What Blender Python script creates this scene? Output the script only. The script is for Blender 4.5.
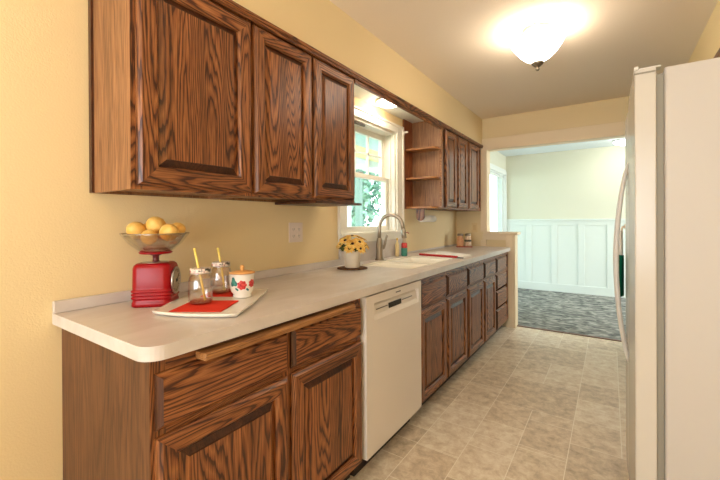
import bpy, bmesh, math, random
from mathutils import Vector, Matrix
for o in list(bpy.data.objects): bpy.data.objects.remove(o, do_unlink=True)
S = bpy.context.scene
COL = S.collection
PI = math.pi

# ------------------------------------------------------------------ camera
CX, CH, YAW, PITCH, ROLL, FPX, CY = 1.5754, 1.2243, .5995, -.0033, -.005, 366.69, 221.8
R_ = Vector((math.cos(YAW), math.sin(YAW), 0))
F_ = Vector((-math.sin(YAW)*math.cos(PITCH), math.cos(YAW)*math.cos(PITCH), math.sin(PITCH)))
U_ = R_.cross(F_)
R2 = R_*math.cos(ROLL) + U_*math.sin(ROLL)
U2 = -R_*math.sin(ROLL) + U_*math.cos(ROLL)
cd = bpy.data.cameras.new('camera'); cam = bpy.data.objects.new('camera', cd); COL.objects.link(cam)
cam.matrix_world = Matrix(((R2.x, U2.x, -F_.x, CX), (R2.y, U2.y, -F_.y, 0), (R2.z, U2.z, -F_.z, CH), (0, 0, 0, 1)))
cd.sensor_width = 36; cd.lens = FPX/720*36; cd.shift_y = (CY-240)/720; cd.clip_start = .02
S.camera = cam

# ------------------------------------------------------------------ world, lights, exposure
W = bpy.data.worlds.new('world'); S.world = W; W.use_nodes = True
bg = W.node_tree.nodes['Background']; bg.inputs[0].default_value = (.80, .92, 1.0, 1); bg.inputs[1].default_value = 2.6

def area(name, loc, direction, sx, sy, power, color):
    l = bpy.data.lights.new(name, 'AREA'); l.shape = 'RECTANGLE'; l.size = sx; l.size_y = sy
    l.energy = power; l.color = color
    o = bpy.data.objects.new(name, l); COL.objects.link(o); o.location = loc
    o.rotation_euler = Vector(direction).to_track_quat('-Z', 'Y').to_euler()
    return o
# daylight from the big glazed opening of the room behind the camera
area('daylight_behind', (1.2, -2.35, 1.35), (0, 1, 0), 1.7, 1.4, 14, (.86, .93, 1.0))
# area fill for the dining room's daylight, before its unseen right wall
area('dining_daylight_fill', (3.9, 5.8, 1.5), (-1, 0, 0), 2.0, 1.8, 36, (.93, .97, .98))
# added fill, unseen behind the camera, aimed up to brighten the ceiling
area('ceiling_fill', (1.25, -1.1, 1.15), (0, .45, 1), 1.2, 1.2, 10, (1.0, .96, .91))
for nm, loc, d, sx, sy in (('portal_kitchen_window', (-.16, 2.5, 1.57), (1, 0, 0), .75, .85),
                           ('portal_dining_door', (-.16, 6.1, 1.02), (1, 0, 0), 1.8, 2.0)):
    a = area(nm, loc, d, sx, sy, 1, (1, 1, 1)); a.data.cycles.is_portal = True
sun = bpy.data.lights.new('sun', 'SUN'); sun.energy = 3.0; sun.angle = .05; sun.color = (1, .97, .92)
so = bpy.data.objects.new('sun', sun); COL.objects.link(so); so.rotation_euler = Vector((-.62, .12, -.78)).to_track_quat('-Z', 'Y').to_euler()
LAMP = 8.0
S.view_settings.view_transform = 'Standard'; S.view_settings.look = 'None'
S.view_settings.gamma = 1; S.view_settings.exposure = 1.08
S.view_settings.use_curve_mapping = False

# ------------------------------------------------------------------ helpers
def srgb(r, g, b):
    f = lambda c: (c/255/12.92) if c/255 <= .04045 else ((c/255+.055)/1.055)**2.4
    return (f(r), f(g), f(b), 1)

def pos(loc): return Matrix.Translation(Vector(loc))

def box(bm, x0, x1, y0, y1, z0, z1, mi=0, M=None):
    vs = [bm.verts.new((x, y, z)) for x in (x0, x1) for y in (y0, y1) for z in (z0, z1)]
    if M is not None:
        for v in vs: v.co = M @ v.co
    for q in ((0, 1, 3, 2), (4, 6, 7, 5), (0, 4, 5, 1), (2, 3, 7, 6), (0, 2, 6, 4), (1, 5, 7, 3)):
        f = bm.faces.new([vs[i] for i in q]); f.material_index = mi
    return vs

def lathe(bm, prof, n=32, c=(0, 0, 0), mi=0, M=None, close=False, fn=None):
    rings = []
    for r, z in prof:
        ring = []
        for k in range(n):
            a = 2*PI*k/n
            rr = r*(fn(a, z) if fn else 1)
            p = Vector((c[0]+rr*math.cos(a), c[1]+rr*math.sin(a), c[2]+z))
            if M is not None: p = M @ p
            ring.append(bm.verts.new(p))
        rings.append(ring)
    for a, b in zip(rings, rings[1:]):
        for k in range(n):
            f = bm.faces.new((a[k], a[(k+1) % n], b[(k+1) % n], b[k])); f.smooth = True; f.material_index = mi
    if close:
        for k in range(n):
            f = bm.faces.new((rings[-1][k], rings[-1][(k+1) % n], rings[0][(k+1) % n], rings[0][k])); f.smooth = True; f.material_index = mi
    else:
        if prof[0][0] > 1e-6:
            f = bm.faces.new(rings[0][::-1]); f.material_index = mi
        if prof[-1][0] > 1e-6:
            f = bm.faces.new(rings[-1]); f.material_index = mi
    return rings

def tube(bm, pts, rad, n=12, mi=0, cap=True):
    pts = [Vector(p) for p in pts]
    rad = rad if isinstance(rad, (list, tuple)) else [rad]*len(pts)
    rings = []; up = None
    for i, p in enumerate(pts):
        t = (pts[min(i+1, len(pts)-1)] - pts[max(i-1, 0)]).normalized()
        if up is None:
            up = Vector((0, 0, 1)) if abs(t.z) < .9 else Vector((1, 0, 0))
        s = t.cross(up).normalized(); up = s.cross(t).normalized()
        rings.append([bm.verts.new(p + (s*math.cos(2*PI*k/n) + up*math.sin(2*PI*k/n))*rad[i]) for k in range(n)])
    for a, b in zip(rings, rings[1:]):
        for k in range(n):
            f = bm.faces.new((a[k], a[(k+1) % n], b[(k+1) % n], b[k])); f.smooth = True; f.material_index = mi
    if cap:
        bm.faces.new(rings[0][::-1]).material_index = mi; bm.faces.new(rings[-1]).material_index = mi

def prism(bm, outline, z0, z1, mi=0, M=None):
    a = [Vector((x, y, z0)) for x, y in outline]; b = [Vector((x, y, z1)) for x, y in outline]
    if M is not None: a = [M @ v for v in a]; b = [M @ v for v in b]
    a = [bm.verts.new(v) for v in a]; b = [bm.verts.new(v) for v in b]
    n = len(a)
    bm.faces.new(a[::-1]).material_index = mi; bm.faces.new(b).material_index = mi
    for k in range(n):
        bm.faces.new((a[k], a[(k+1) % n], b[(k+1) % n], b[k])).material_index = mi

def rrect(x0, x1, y0, y1, r, n=6):
    out = []
    for cx, cy, a0 in ((x1-r, y1-r, 0), (x0+r, y1-r, PI/2), (x0+r, y0+r, PI), (x1-r, y0+r, 1.5*PI)):
        for k in range(n+1):
            a = a0 + PI/2*k/n; out.append((cx+r*math.cos(a), cy+r*math.sin(a)))
    return out

def obj(name, bm, mats, parent=None, bevel=0, smooth=False, seg=2, recalc=True):
    me = bpy.data.meshes.new(name)
    if recalc: bmesh.ops.recalc_face_normals(bm, faces=bm.faces)
    if smooth:
        for f in bm.faces: f.smooth = True
    bm.to_mesh(me); bm.free()
    for m in (mats if isinstance(mats, (list, tuple)) else [mats]): me.materials.append(m)
    o = bpy.data.objects.new(name, me); COL.objects.link(o)
    if parent is not None: o.parent = parent
    if bevel:
        b = o.modifiers.new('bevel', 'BEVEL'); b.width = bevel; b.segments = seg; b.limit_method = 'ANGLE'; b.angle_limit = math.radians(40)
    return o

def tag(o, label, cat, group=None):
    o['label'] = label; o['category'] = cat
    if group: o['group'] = group
    return o

def thing(name, label, cat, loc=(0, 0, 0), rz=0, group=None):
    o = bpy.data.objects.new(name, None); COL.objects.link(o); o.location = loc; o.rotation_euler = (0, 0, rz)
    o.empty_display_size = .05
    return tag(o, label, cat, group)

def structure(name, bm, mats, bevel=0):
    o = obj(name, bm, mats, None, bevel); o['kind'] = 'structure'; return o

def B(*boxes):
    bm = bmesh.new()
    for b in boxes: box(bm, *b)
    return bm

# ------------------------------------------------------------------ materials
def new(name):
    m = bpy.data.materials.new(name); m.use_nodes = True
    nt = m.node_tree; return m, nt, nt.nodes['Principled BSDF']

def plain(name, c, rough=.5, metal=0, spec=.5, bump=None, var=0, coat=0):
    m, nt, p = new(name)
    p.inputs['Base Color'].default_value = c; p.inputs['Roughness'].default_value = rough
    p.inputs['Metallic'].default_value = metal; p.inputs['Specular IOR Level'].default_value = spec
    p.inputs['Coat Weight'].default_value = coat
    N = nt.nodes; L = nt.links
    tc = N.new('ShaderNodeTexCoord')
    if bump:
        sc, st, dist = bump
        n = N.new('ShaderNodeTexNoise'); n.inputs['Scale'].default_value = sc; n.inputs['Detail'].default_value = 3
        b = N.new('ShaderNodeBump'); b.inputs['Strength'].default_value = st; b.inputs['Distance'].default_value = dist
        L.new(tc.outputs['Object'], n.inputs['Vector']); L.new(n.outputs['Fac'], b.inputs['Height']); L.new(b.outputs['Normal'], p.inputs['Normal'])
    if var:
        n2 = N.new('ShaderNodeTexNoise'); n2.inputs['Scale'].default_value = 4; n2.inputs['Detail'].default_value = 4
        r = N.new('ShaderNodeValToRGB')
        r.color_ramp.elements[0].position = .3; r.color_ramp.elements[1].position = .7
        r.color_ramp.elements[0].color = tuple(x*(1-var) for x in c[:3])+(1,)
        r.color_ramp.elements[1].color = tuple(min(1, x*(1+var)) for x in c[:3])+(1,)
        L.new(tc.outputs['Object'], n2.inputs['Vector']); L.new(n2.outputs['Fac'], r.inputs['Fac']); L.new(r.outputs['Color'], p.inputs['Base Color'])
    return m

def oak(name, axis, cols, freq=11.5, scale=5.0, rough=.36, fig=1.0):
    """oak: contour lines of a noise stretched along the grain (cathedral figure) and fine pores"""
    m, nt, p = new(name); N = nt.nodes; L = nt.links
    tc = N.new('ShaderNodeTexCoord'); oi = N.new('ShaderNodeObjectInfo')
    mul = N.new('ShaderNodeMath'); mul.operation = 'MULTIPLY'; mul.inputs[1].default_value = 37.0
    L.new(oi.outputs['Random'], mul.inputs[0])
    add = N.new('ShaderNodeVectorMath'); add.operation = 'ADD'
    L.new(tc.outputs['Object'], add.inputs[0]); L.new(mul.outputs[0], add.inputs[1])
    def mapped(along, across):
        mp = N.new('ShaderNodeMapping'); s = [across]*3; s['XYZ'.index(axis)] = along
        mp.inputs['Scale'].default_value = s; L.new(add.outputs[0], mp.inputs['Vector']); return mp
    n = N.new('ShaderNodeTexNoise'); n.inputs['Scale'].default_value = 1; n.inputs['Detail'].default_value = .8; n.inputs['Roughness'].default_value = .4
    n.inputs['Distortion'].default_value = .25
    L.new(mapped(scale*.16, scale*1.3).outputs[0], n.inputs['Vector'])
    jit = N.new('ShaderNodeTexNoise'); jit.inputs['Scale'].default_value = 1; jit.inputs['Detail'].default_value = 2
    L.new(mapped(7, 70).outputs[0], jit.inputs['Vector'])
    ma = N.new('ShaderNodeMath'); ma.operation = 'MULTIPLY_ADD'; ma.inputs[1].default_value = .035
    L.new(jit.outputs['Fac'], ma.inputs[0]); L.new(n.outputs['Fac'], ma.inputs[2])
    fr = N.new('ShaderNodeMath'); fr.operation = 'MULTIPLY'; fr.inputs[1].default_value = freq*3.0
    L.new(ma.outputs[0], fr.inputs[0])
    fc = N.new('ShaderNodeMath'); fc.operation = 'FRACT'; L.new(fr.outputs[0], fc.inputs[0])
    ramp = N.new('ShaderNodeValToRGB'); e = ramp.color_ramp.elements
    dark, mid, light = cols
    def mix(a, b, t): return tuple(a[i]*(1-t)+b[i]*t for i in range(3))+(1,)
    e[0].position = 0; e[0].color = mix(mid, dark, fig)
    e[1].position = 1; e[1].color = mix(mid, dark, .8*fig)
    for q, c in ((.15, mix(mid, dark, .95*fig)), (.27, mix(mid, dark, .2*fig)), (.60, mix(mid, light, .7*fig)), (.93, mid)):
        el = e.new(q); el.color = c
    L.new(fc.outputs[0], ramp.inputs['Fac'])
    pn = N.new('ShaderNodeTexNoise'); pn.inputs['Scale'].default_value = 1; pn.inputs['Detail'].default_value = 2
    L.new(mapped(9, 420).outputs[0], pn.inputs['Vector'])
    pr = N.new('ShaderNodeValToRGB'); pr.color_ramp.elements[0].position = .36; pr.color_ramp.elements[1].position = .56
    pr.color_ramp.elements[0].color = (.50, .44, .40, 1); pr.color_ramp.elements[1].color = (1.06, 1.04, 1.0, 1)
    L.new(pn.outputs['Fac'], pr.inputs['Fac'])
    bn = N.new('ShaderNodeTexNoise'); bn.inputs['Scale'].default_value = 1; bn.inputs['Detail'].default_value = 1
    L.new(mapped(.8, 14).outputs[0], bn.inputs['Vector'])
    br = N.new('ShaderNodeValToRGB'); br.color_ramp.elements[0].position = .3; br.color_ramp.elements[1].position = .7
    br.color_ramp.elements[0].color = (.78, .76, .74, 1); br.color_ramp.elements[1].color = (1.15, 1.13, 1.1, 1)
    L.new(bn.outputs['Fac'], br.inputs['Fac'])
    def mulc(a, b):
        x = N.new('ShaderNodeMix'); x.data_type = 'RGBA'; x.blend_type = 'MULTIPLY'; x.inputs['Factor'].default_value = 1
        L.new(a, x.inputs['A']); L.new(b, x.inputs['B']); return x.outputs['Result']
    L.new(mulc(mulc(ramp.outputs['Color'], pr.outputs['Color']), br.outputs['Color']), p.inputs['Base Color'])
    p.inputs['Roughness'].default_value = rough
    b = N.new('ShaderNodeBump'); b.inputs['Strength'].default_value = .25; b.inputs['Distance'].default_value = .001
    L.new(pn.outputs['Fac'], b.inputs['Height']); L.new(b.outputs['Normal'], p.inputs['Normal'])
    return m

OAKC = (srgb(70, 34, 17), srgb(136, 82, 46), srgb(176, 118, 70))
oak_v = oak('oak_upright_grain', 'Z', OAKC)
oak_h = oak('oak_level_grain', 'Y', OAKC)
SIDEC = (srgb(126, 86, 56), srgb(154, 110, 74), srgb(176, 132, 92))
oak_side = oak('oak_veneer_side', 'Z', SIDEC, freq=5, fig=.28, rough=.45)
oak_shelf = oak('oak_shelf', 'X', (srgb(120, 70, 36), srgb(168, 112, 62), srgb(192, 138, 84)), freq=5, fig=.6)
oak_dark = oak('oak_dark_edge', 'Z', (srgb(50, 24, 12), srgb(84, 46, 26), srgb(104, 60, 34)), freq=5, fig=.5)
oak_base_side = oak('oak_base_side', 'Z', (srgb(80, 48, 28), srgb(108, 70, 44), srgb(122, 82, 52)), freq=5, fig=.6, rough=.5)
oak_bevel = oak('oak_bevel_dark', 'Z', (srgb(44, 20, 10), srgb(74, 40, 22), srgb(92, 54, 30)), freq=5, fig=.5)  # darker oak for panel top and bottom bevels and drawer-front ends
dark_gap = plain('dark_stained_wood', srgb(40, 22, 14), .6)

wall_y = plain('yellow_paint_orange_peel', srgb(236, 213, 166), .65, bump=(160, .35, .002), spec=.3)
ceil_m = plain('ceiling_paint', srgb(242, 226, 204), .8, bump=(120, .4, .002), spec=.2)
trim_y = plain('trim_paint_cream', srgb(242, 220, 184), .5, bump=(3, .05, .001))
win_white = plain('window_trim_paint', srgb(242, 238, 226), .4, bump=(3, .05, .001))
white = plain('white_paint', srgb(236, 240, 236), .45, bump=(3, .05, .001))
cream_wall = plain('dining_cream_wall', srgb(222, 220, 200), .7, bump=(120, .3, .002))
dceil = plain('dining_ceiling_paint', srgb(225, 232, 235), .8, bump=(120, .3, .002))
wains = plain('wainscot_white', srgb(226, 234, 228), .5, bump=(4, .05, .001))

def floor_mat():
    m, nt, p = new('vinyl_stone_tiles'); N = nt.nodes; L = nt.links
    tc = N.new('ShaderNodeTexCoord')
    sp = N.new('ShaderNodeSeparateXYZ'); cb = N.new('ShaderNodeCombineXYZ')
    L.new(tc.outputs['Object'], sp.inputs[0]); L.new(sp.outputs['Y'], cb.inputs['X']); L.new(sp.outputs['X'], cb.inputs['Y'])
    outs = []
    for (bw, rh, off, fq) in ((.46, .463, .42, 2), (.305, .2315, .5, 2)):
        b = N.new('ShaderNodeTexBrick'); b.offset = off; b.offset_frequency = fq
        b.inputs['Scale'].default_value = 1; b.inputs['Mortar Size'].default_value = .0022; b.inputs['Mortar Smooth'].default_value = .3
        b.inputs['Brick Width'].default_value = bw; b.inputs['Row Height'].default_value = rh; b.inputs['Bias'].default_value = 0
        b.inputs['Color1'].default_value = (0, 0, 0, 1); b.inputs['Color2'].default_value = (1, 1, 1, 1); b.inputs['Mortar'].default_value = (.5, .5, .5, 1)
        L.new(cb.outputs[0], b.inputs['Vector']); outs.append(b)
    # the coarse layout picks which cells are cut into smaller stones
    mx = N.new('ShaderNodeMix'); mx.data_type = 'RGBA'
    gt = N.new('ShaderNodeMath'); gt.operation = 'GREATER_THAN'; gt.inputs[1].default_value = .28
    L.new(outs[0].outputs['Color'], gt.inputs[0])
    L.new(gt.outputs[0], mx.inputs['Factor']); L.new(outs[0].outputs['Color'], mx.inputs['A']); L.new(outs[1].outputs['Color'], mx.inputs['B'])
    mm = N.new('ShaderNodeMath'); mm.operation = 'MULTIPLY'; L.new(gt.outputs[0], mm.inputs[0]); L.new(outs[1].outputs['Fac'], mm.inputs[1])
    mo = N.new('ShaderNodeMath'); mo.operation = 'MAXIMUM'; L.new(outs[0].outputs['Fac'], mo.inputs[0]); L.new(mm.outputs[0], mo.inputs[1])
    n = N.new('ShaderNodeTexNoise'); n.inputs['Scale'].default_value = 16; n.inputs['Detail'].default_value = 9; n.inputs['Roughness'].default_value = .75; n.inputs['Distortion'].default_value = .3
    L.new(tc.outputs['Object'], n.inputs['Vector'])
    mi = N.new('ShaderNodeMath'); mi.operation = 'MULTIPLY_ADD'; mi.inputs[1].default_value = .15
    L.new(mx.outputs['Result'], mi.inputs[0]); L.new(n.outputs['Fac'], mi.inputs[2])
    r = N.new('ShaderNodeValToRGB'); e = r.color_ramp.elements
    e[0].position = .34; e[0].color = srgb(178, 156, 128); e[1].position = .76; e[1].color = srgb(246, 234, 212)
    el = e.new(.56); el.color = srgb(222, 202, 174)
    L.new(mi.outputs[0], r.inputs['Fac'])
    g = N.new('ShaderNodeMix'); g.data_type = 'RGBA'; g.inputs['B'].default_value = srgb(250, 240, 222)
    gm = N.new('ShaderNodeMath'); gm.operation = 'MULTIPLY'; gm.inputs[1].default_value = .95
    L.new(mo.outputs[0], gm.inputs[0]); L.new(gm.outputs[0], g.inputs['Factor'])
    L.new(r.outputs['Color'], g.inputs['A']); L.new(g.outputs['Result'], p.inputs['Base Color'])
    p.inputs['Roughness'].default_value = .42; p.inputs['Specular IOR Level'].default_value = .4
    return m
floor_m = floor_mat()

def ramp_noise(name, cols, scale=(1, 1, 1), sc=8, detail=4, rough=.6, lo=.35, hi=.65, bump=0, dist=0, coord='Object', spec=.5):
    m, nt, p = new(name); N = nt.nodes; L = nt.links
    tc = N.new('ShaderNodeTexCoord'); mp = N.new('ShaderNodeMapping'); mp.inputs['Scale'].default_value = scale
    n = N.new('ShaderNodeTexNoise'); n.inputs['Scale'].default_value = sc; n.inputs['Detail'].default_value = detail; n.inputs['Distortion'].default_value = dist
    r = N.new('ShaderNodeValToRGB'); e = r.color_ramp.elements
    e[0].position = lo; e[0].color = cols[0]; e[1].position = hi; e[1].color = cols[-1]
    for i, c in enumerate(cols[1:-1]):
        el = e.new(lo+(hi-lo)*(i+1)/(len(cols)-1)); el.color = c
    L.new(tc.outputs[coord], mp.inputs[0]); L.new(mp.outputs[0], n.inputs['Vector']); L.new(n.outputs['Fac'], r.inputs['Fac']); L.new(r.outputs['Color'], p.inputs['Base Color'])
    p.inputs['Roughness'].default_value = rough; p.inputs['Specular IOR Level'].default_value = spec
    if bump:
        b = N.new('ShaderNodeBump'); b.inputs['Strength'].default_value = bump; b.inputs['Distance'].default_value = .003
        L.new(n.outputs['Fac'], b.inputs['Height']); L.new(b.outputs['Normal'], p.inputs['Normal'])
    return m
carpet = ramp_noise('grey_carpet', (srgb(74, 76, 74), srgb(132, 132, 128), srgb(188, 184, 174)), scale=(1, 2.0, 1), sc=8, detail=8, rough=.95, bump=.6, dist=1.2, lo=.3, hi=.68, spec=.1)
counter_m = ramp_noise('laminate_counter', (srgb(204, 193, 184), srgb(211, 201, 194), srgb(217, 208, 202)), scale=(1, .4, 1), sc=9, detail=5, rough=.33, dist=1.0)
sink_m = plain('sink_white', srgb(238, 230, 214), .25, bump=(5, .02, .001))
fridge_m = plain('fridge_white', srgb(222, 216, 206), .38, bump=(900, .10, .0005))
fridge_side = plain('fridge_textured_side', srgb(196, 189, 181), .5, bump=(500, .35, .001))
gasket = plain('gasket_grey', srgb(140, 134, 120), .6, bump=(40, .1, .001))
dw_m = plain('dishwasher_enamel', srgb(230, 220, 210), .35, bump=(6, .02, .001))
black = plain('black_plastic', srgb(14, 12, 12), .25, bump=(30, .02, .001))
greyp = plain('grey_print', srgb(96, 92, 90), .5, bump=(30, .02, .001))
nickel = plain('brushed_nickel', srgb(162, 150, 134), .32, 1, bump=(200, .05, .0005))
chrome = plain('aged_nickel', srgb(150, 138, 122), .35, 1, bump=(120, .05, .0005))
red_enamel = plain('red_enamel', srgb(150, 2, 14), .32, spec=.3, bump=(8, .02, .001))
red_plain = plain('red_plastic', srgb(170, 14, 20), .4, bump=(30, .03, .001))
ceramic = plain('white_ceramic', srgb(234, 226, 214), .22, bump=(10, .02, .001))
ceramic_matt = plain('cream_pot', srgb(236, 222, 198), .5, bump=(20, .05, .001))
napkin = plain('coral_red_napkin', srgb(222, 62, 44), .9, bump=(300, .5, .001), spec=.1)
yellow_straw = plain('yellow_straw', srgb(240, 214, 112), .5, bump=(50, .05, .001))
lemon_m = ramp_noise('lemon_peel', (srgb(242, 184, 84), srgb(250, 208, 122)), sc=30, detail=3, rough=.5, bump=.3)
wood_lid = plain('peach_lid', srgb(226, 166, 98), .45, bump=(20, .05, .001))
wicker = ramp_noise('woven_mat', (srgb(58, 34, 20), srgb(132, 90, 56)), sc=120, detail=2, rough=.8, bump=1)
petal = ramp_noise('yellow_petal', (srgb(236, 172, 64), srgb(250, 220, 126)), sc=60, rough=.7)
seedm = plain('flower_centre', srgb(58, 26, 12), .9, bump=(300, .8, .002))
leafm = ramp_noise('flower_leaf', (srgb(40, 62, 26), srgb(92, 104, 44)), sc=50, rough=.7)
paper = plain('white_paper', srgb(240, 234, 222), .9, bump=(80, .3, .001))
towel_white = plain('white_cotton', srgb(248, 246, 240), .95, bump=(300, .5, .001), spec=.1)
green_cloth = plain('green_cloth', srgb(24, 108, 82), .95, bump=(200, .7, .002), spec=.1)
plate_m = plain('outlet_plastic', srgb(226, 208, 182), .4, bump=(10, .02, .001))
plate_w = plain('outlet_white', srgb(226, 228, 226), .4, bump=(10, .02, .001))
teal_glaze = plain('teal_glaze', srgb(64, 138, 122), .35, bump=(80, .2, .001))
red_print = ramp_noise('rose_print', (srgb(140, 16, 26), srgb(206, 50, 48), srgb(228, 110, 100)), sc=140, detail=3, rough=.4, lo=.3, hi=.75)
green_print = ramp_noise('leaf_print', (srgb(30, 92, 92), srgb(70, 150, 130)), sc=160, rough=.4)
lid_print = ramp_noise('floral_lid', (srgb(150, 30, 40), srgb(232, 216, 204), srgb(236, 222, 212), srgb(60, 60, 50)), sc=70, detail=2, rough=.35, lo=.36, hi=.66)
steel = plain('steel', srgb(200, 196, 190), .3, 1, bump=(60, .03, .0005))

def glass(name, tint=(1, 1, 1, 1), rough=0, ior=1.45):
    m, nt, p = new(name)
    p.inputs['Base Color'].default_value = tint; p.inputs['Transmission Weight'].default_value = 1
    p.inputs['Roughness'].default_value = rough; p.inputs['IOR'].default_value = ior
    return m
def thin_glass(name, tint=(.97, .99, .98, 1), refl=1.0):
    m, nt, p = new(name); N = nt.nodes; L = nt.links; N.remove(p)
    t = N.new('ShaderNodeBsdfTransparent'); t.inputs[0].default_value = tint
    g = N.new('ShaderNodeBsdfGlossy'); g.inputs['Roughness'].default_value = .02
    lw = N.new('ShaderNodeLayerWeight'); lw.inputs[0].default_value = .5
    pw = N.new('ShaderNodeMath'); pw.operation = 'POWER'; pw.inputs[1].default_value = 4; L.new(lw.outputs['Facing'], pw.inputs[0])
    mm = N.new('ShaderNodeMath'); mm.operation = 'MULTIPLY_ADD'; mm.inputs[1].default_value = .45*refl; mm.inputs[2].default_value = .035*refl; L.new(pw.outputs[0], mm.inputs[0])
    mx = N.new('ShaderNodeMixShader'); L.new(mm.outputs[0], mx.inputs[0]); L.new(t.outputs[0], mx.inputs[1]); L.new(g.outputs[0], mx.inputs[2])
    L.new(mx.outputs[0], N['Material Output'].inputs[0]); return m
pane_m = thin_glass('window_pane')
jar_m = thin_glass('jar_glass', (.98, .95, .94, 1), 2.4)
bowl_m = thin_glass('bowl_glass', (.93, .92, .91, 1), 4)

def emit(name, c, s):
    m, nt, p = new(name); p.inputs['Base Color'].default_value = c; p.inputs['Emission Color'].default_value = c
    p.inputs['Emission Strength'].default_value = s; return m
lamp_m = emit('lit_frosted_glass', (1.0, .92, .80, 1), LAMP)
puck_m = emit('lit_puck_lens', (1.0, .90, .74, 1), 20)
dlamp_m = emit('lit_dining_lens', (1.0, .97, .9, 1), 10)

# ------------------------------------------------------------------ structure
ZC = 2.42; YE = 4.42; YE2 = 4.53
structure('floor', B((-.14, 2.42, -2.5, YE+.07, -.05, 0)), floor_m)
structure('carpet_floor', B((-.14, 4.0, YE+.10, 7.2, -.05, .004)), carpet).name = 'floor_dining'
structure('threshold', B((.66, 2.0, YE+.07, YE+.10, -.05, .008)), plain('threshold_wood', srgb(120, 84, 62), .5, bump=(30, .1, .001))).name = 'trim_1'
structure('ceiling', B((-.14, 2.56, -2.5, YE2, ZC, ZC+.1)), ceil_m)
structure('ceiling_dining', B((-.14, 4.0, YE2, 7.2, 2.38, ZC+.1)), dceil)
WT = -.14
structure('wall_left', B((WT, 0, -2.5, 2.12, 0, ZC), (WT, 0, 2.87, 4.47, 0, ZC), (WT, 0, 2.12, 2.87, 0, 1.13), (WT, 0, 2.12, 2.87, 2.0, ZC)), wall_y)
structure('wall_left_dining', B((WT, 0, 4.47, 5.2, 0, ZC), (WT, 0, 6.98, 7.2, 0, ZC), (WT, 0, 5.2, 6.98, 2.03, ZC)), cream_wall)
# far kitchen wall with the wide opening, its half-height wall and header
structure('wall_end', B((0, .335, YE, YE2, 0, ZC), (.335, .66, YE, YE2, 0, 1.055), (.335, 2.0, YE, YE2, 2.12, ZC), (2.0, 2.42, YE, YE2, 0, ZC)), wall_y)
structure('opening_casing', B((.335, 2.0, YE-.012, YE2+.012, 2.045, 2.12), (.30, 2.09, YE-.018, YE, 2.045, 2.18), (.30, .375, YE-.018, YE2+.012, 1.085, 2.045),
          (.66, .685, YE-.012, YE2+.012, 0, 1.055), (.585, .66, YE-.018, YE, 0, 1.055), (.32, .585, YE-.018, YE, .992, 1.055),
          (.30, .365, YE-.018, YE, .915, .992), (2.0, 2.09, YE-.018, YE2+.012, 0, 2.045)), trim_y, .003).name = 'trim_2'
structure('half_wall_cap', B((.33, .715, YE-.035, YE2+.03, 1.055, 1.085)), trim_y, .006).name = 'trim_3'
structure('wall_dining_back', B((WT, 4.0, 7.04, 7.2, 0, 2.42)), cream_wall)
structure('wall_dining_right', B((4.0, 4.1, YE2, 7.2, 0, 2.42)), cream_wall)
structure('wall_dining_near', B((2.42, 4.0, YE, YE2, 0, ZC)), cream_wall)
structure('wall_right', B((2.42, 2.56, -2.5, YE2, 0, ZC)), wall_y)
structure('wall_back', B((0, .35, -2.6, -2.5, 0, ZC), (2.05, 2.56, -2.6, -2.5, 0, ZC), (.35, 2.05, -2.6, -2.5, 2.1, ZC), (.35, 2.05, -2.6, -2.5, 0, .7)), wall_y)
structure('soffit_left', B((0, .318, .555, YE, 2.156, ZC), (.30, .318, .555, YE, 2.10, 2.156)), wall_y).name = 'trim_4'
structure('soffit_underside', B((.0005, .2995, .56, 4.41, 2.15, 2.1555)), white).name = 'trim_10'
structure('soffit_right', B((2.065, 2.42, 2.42, YE, 2.14, ZC)), wall_y).name = 'trim_5'
# wainscot
bm = bmesh.new()
box(bm, 0, 4.0, 7.025, 7.04, 0, 1.20)
box(bm, 0, 4.0, 7.005, 7.025, 0, .135)
box(bm, 0, 4.0, 7.008, 7.025, 1.13, 1.205)
for k in range(9):
    x = .385+.397*k - .045
    box(bm, x, x+.09, 7.01, 7.025, .135, 1.13)
box(bm, 0, .06, 7.01, 7.025, .135, 1.13)
structure('wainscot', bm, wains, .003).name = 'trim_6'
structure('wainscot_cap', B((0, 4.0, 6.985, 7.04, 1.205, 1.235)), wains, .004).name = 'trim_7'
structure('side_wainscot', B((0, .015, 4.53, 5.1, 0, 1.2)), wains).name = 'trim_8'
# dining glass door
d = bpy.data.objects.new('door_1', None); COL.objects.link(d); d['kind'] = 'structure'
obj('casing', B((0, .02, 5.11, 5.2, 0, 2.12), (0, .02, 6.965, 7.0, 0, 2.10), (0, .02, 5.2, 6.945, 2.03, 2.12), (WT, 0, 5.2, 5.22, 0, 2.03), (WT, 0, 6.95, 6.98, 0, 2.03), (WT, 0, 5.22, 6.95, 2.01, 2.03)), white, d, .003)
for a, b, x in ((5.22, 5.70, -.03), (5.66, 6.95, -.045)):
    f = obj('frame', B((x-.006, x+.006, a, a+.04, .02, 2.01), (x-.006, x+.006, b-.03, b, .02, 2.01), (x-.006, x+.006, a+.04, b-.03, .02, .10), (x-.006, x+.006, a+.04, b-.03, 1.98, 2.01)), white, d)
    obj('pane', B((x-.002, x+.002, a+.04, b-.03, .10, 1.98)), pane_m, f)
# baseboards
structure('baseboard', B((0, .015, -2.5, .44, 0, .09)), trim_y, .003).name = 'baseboard_left'

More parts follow.
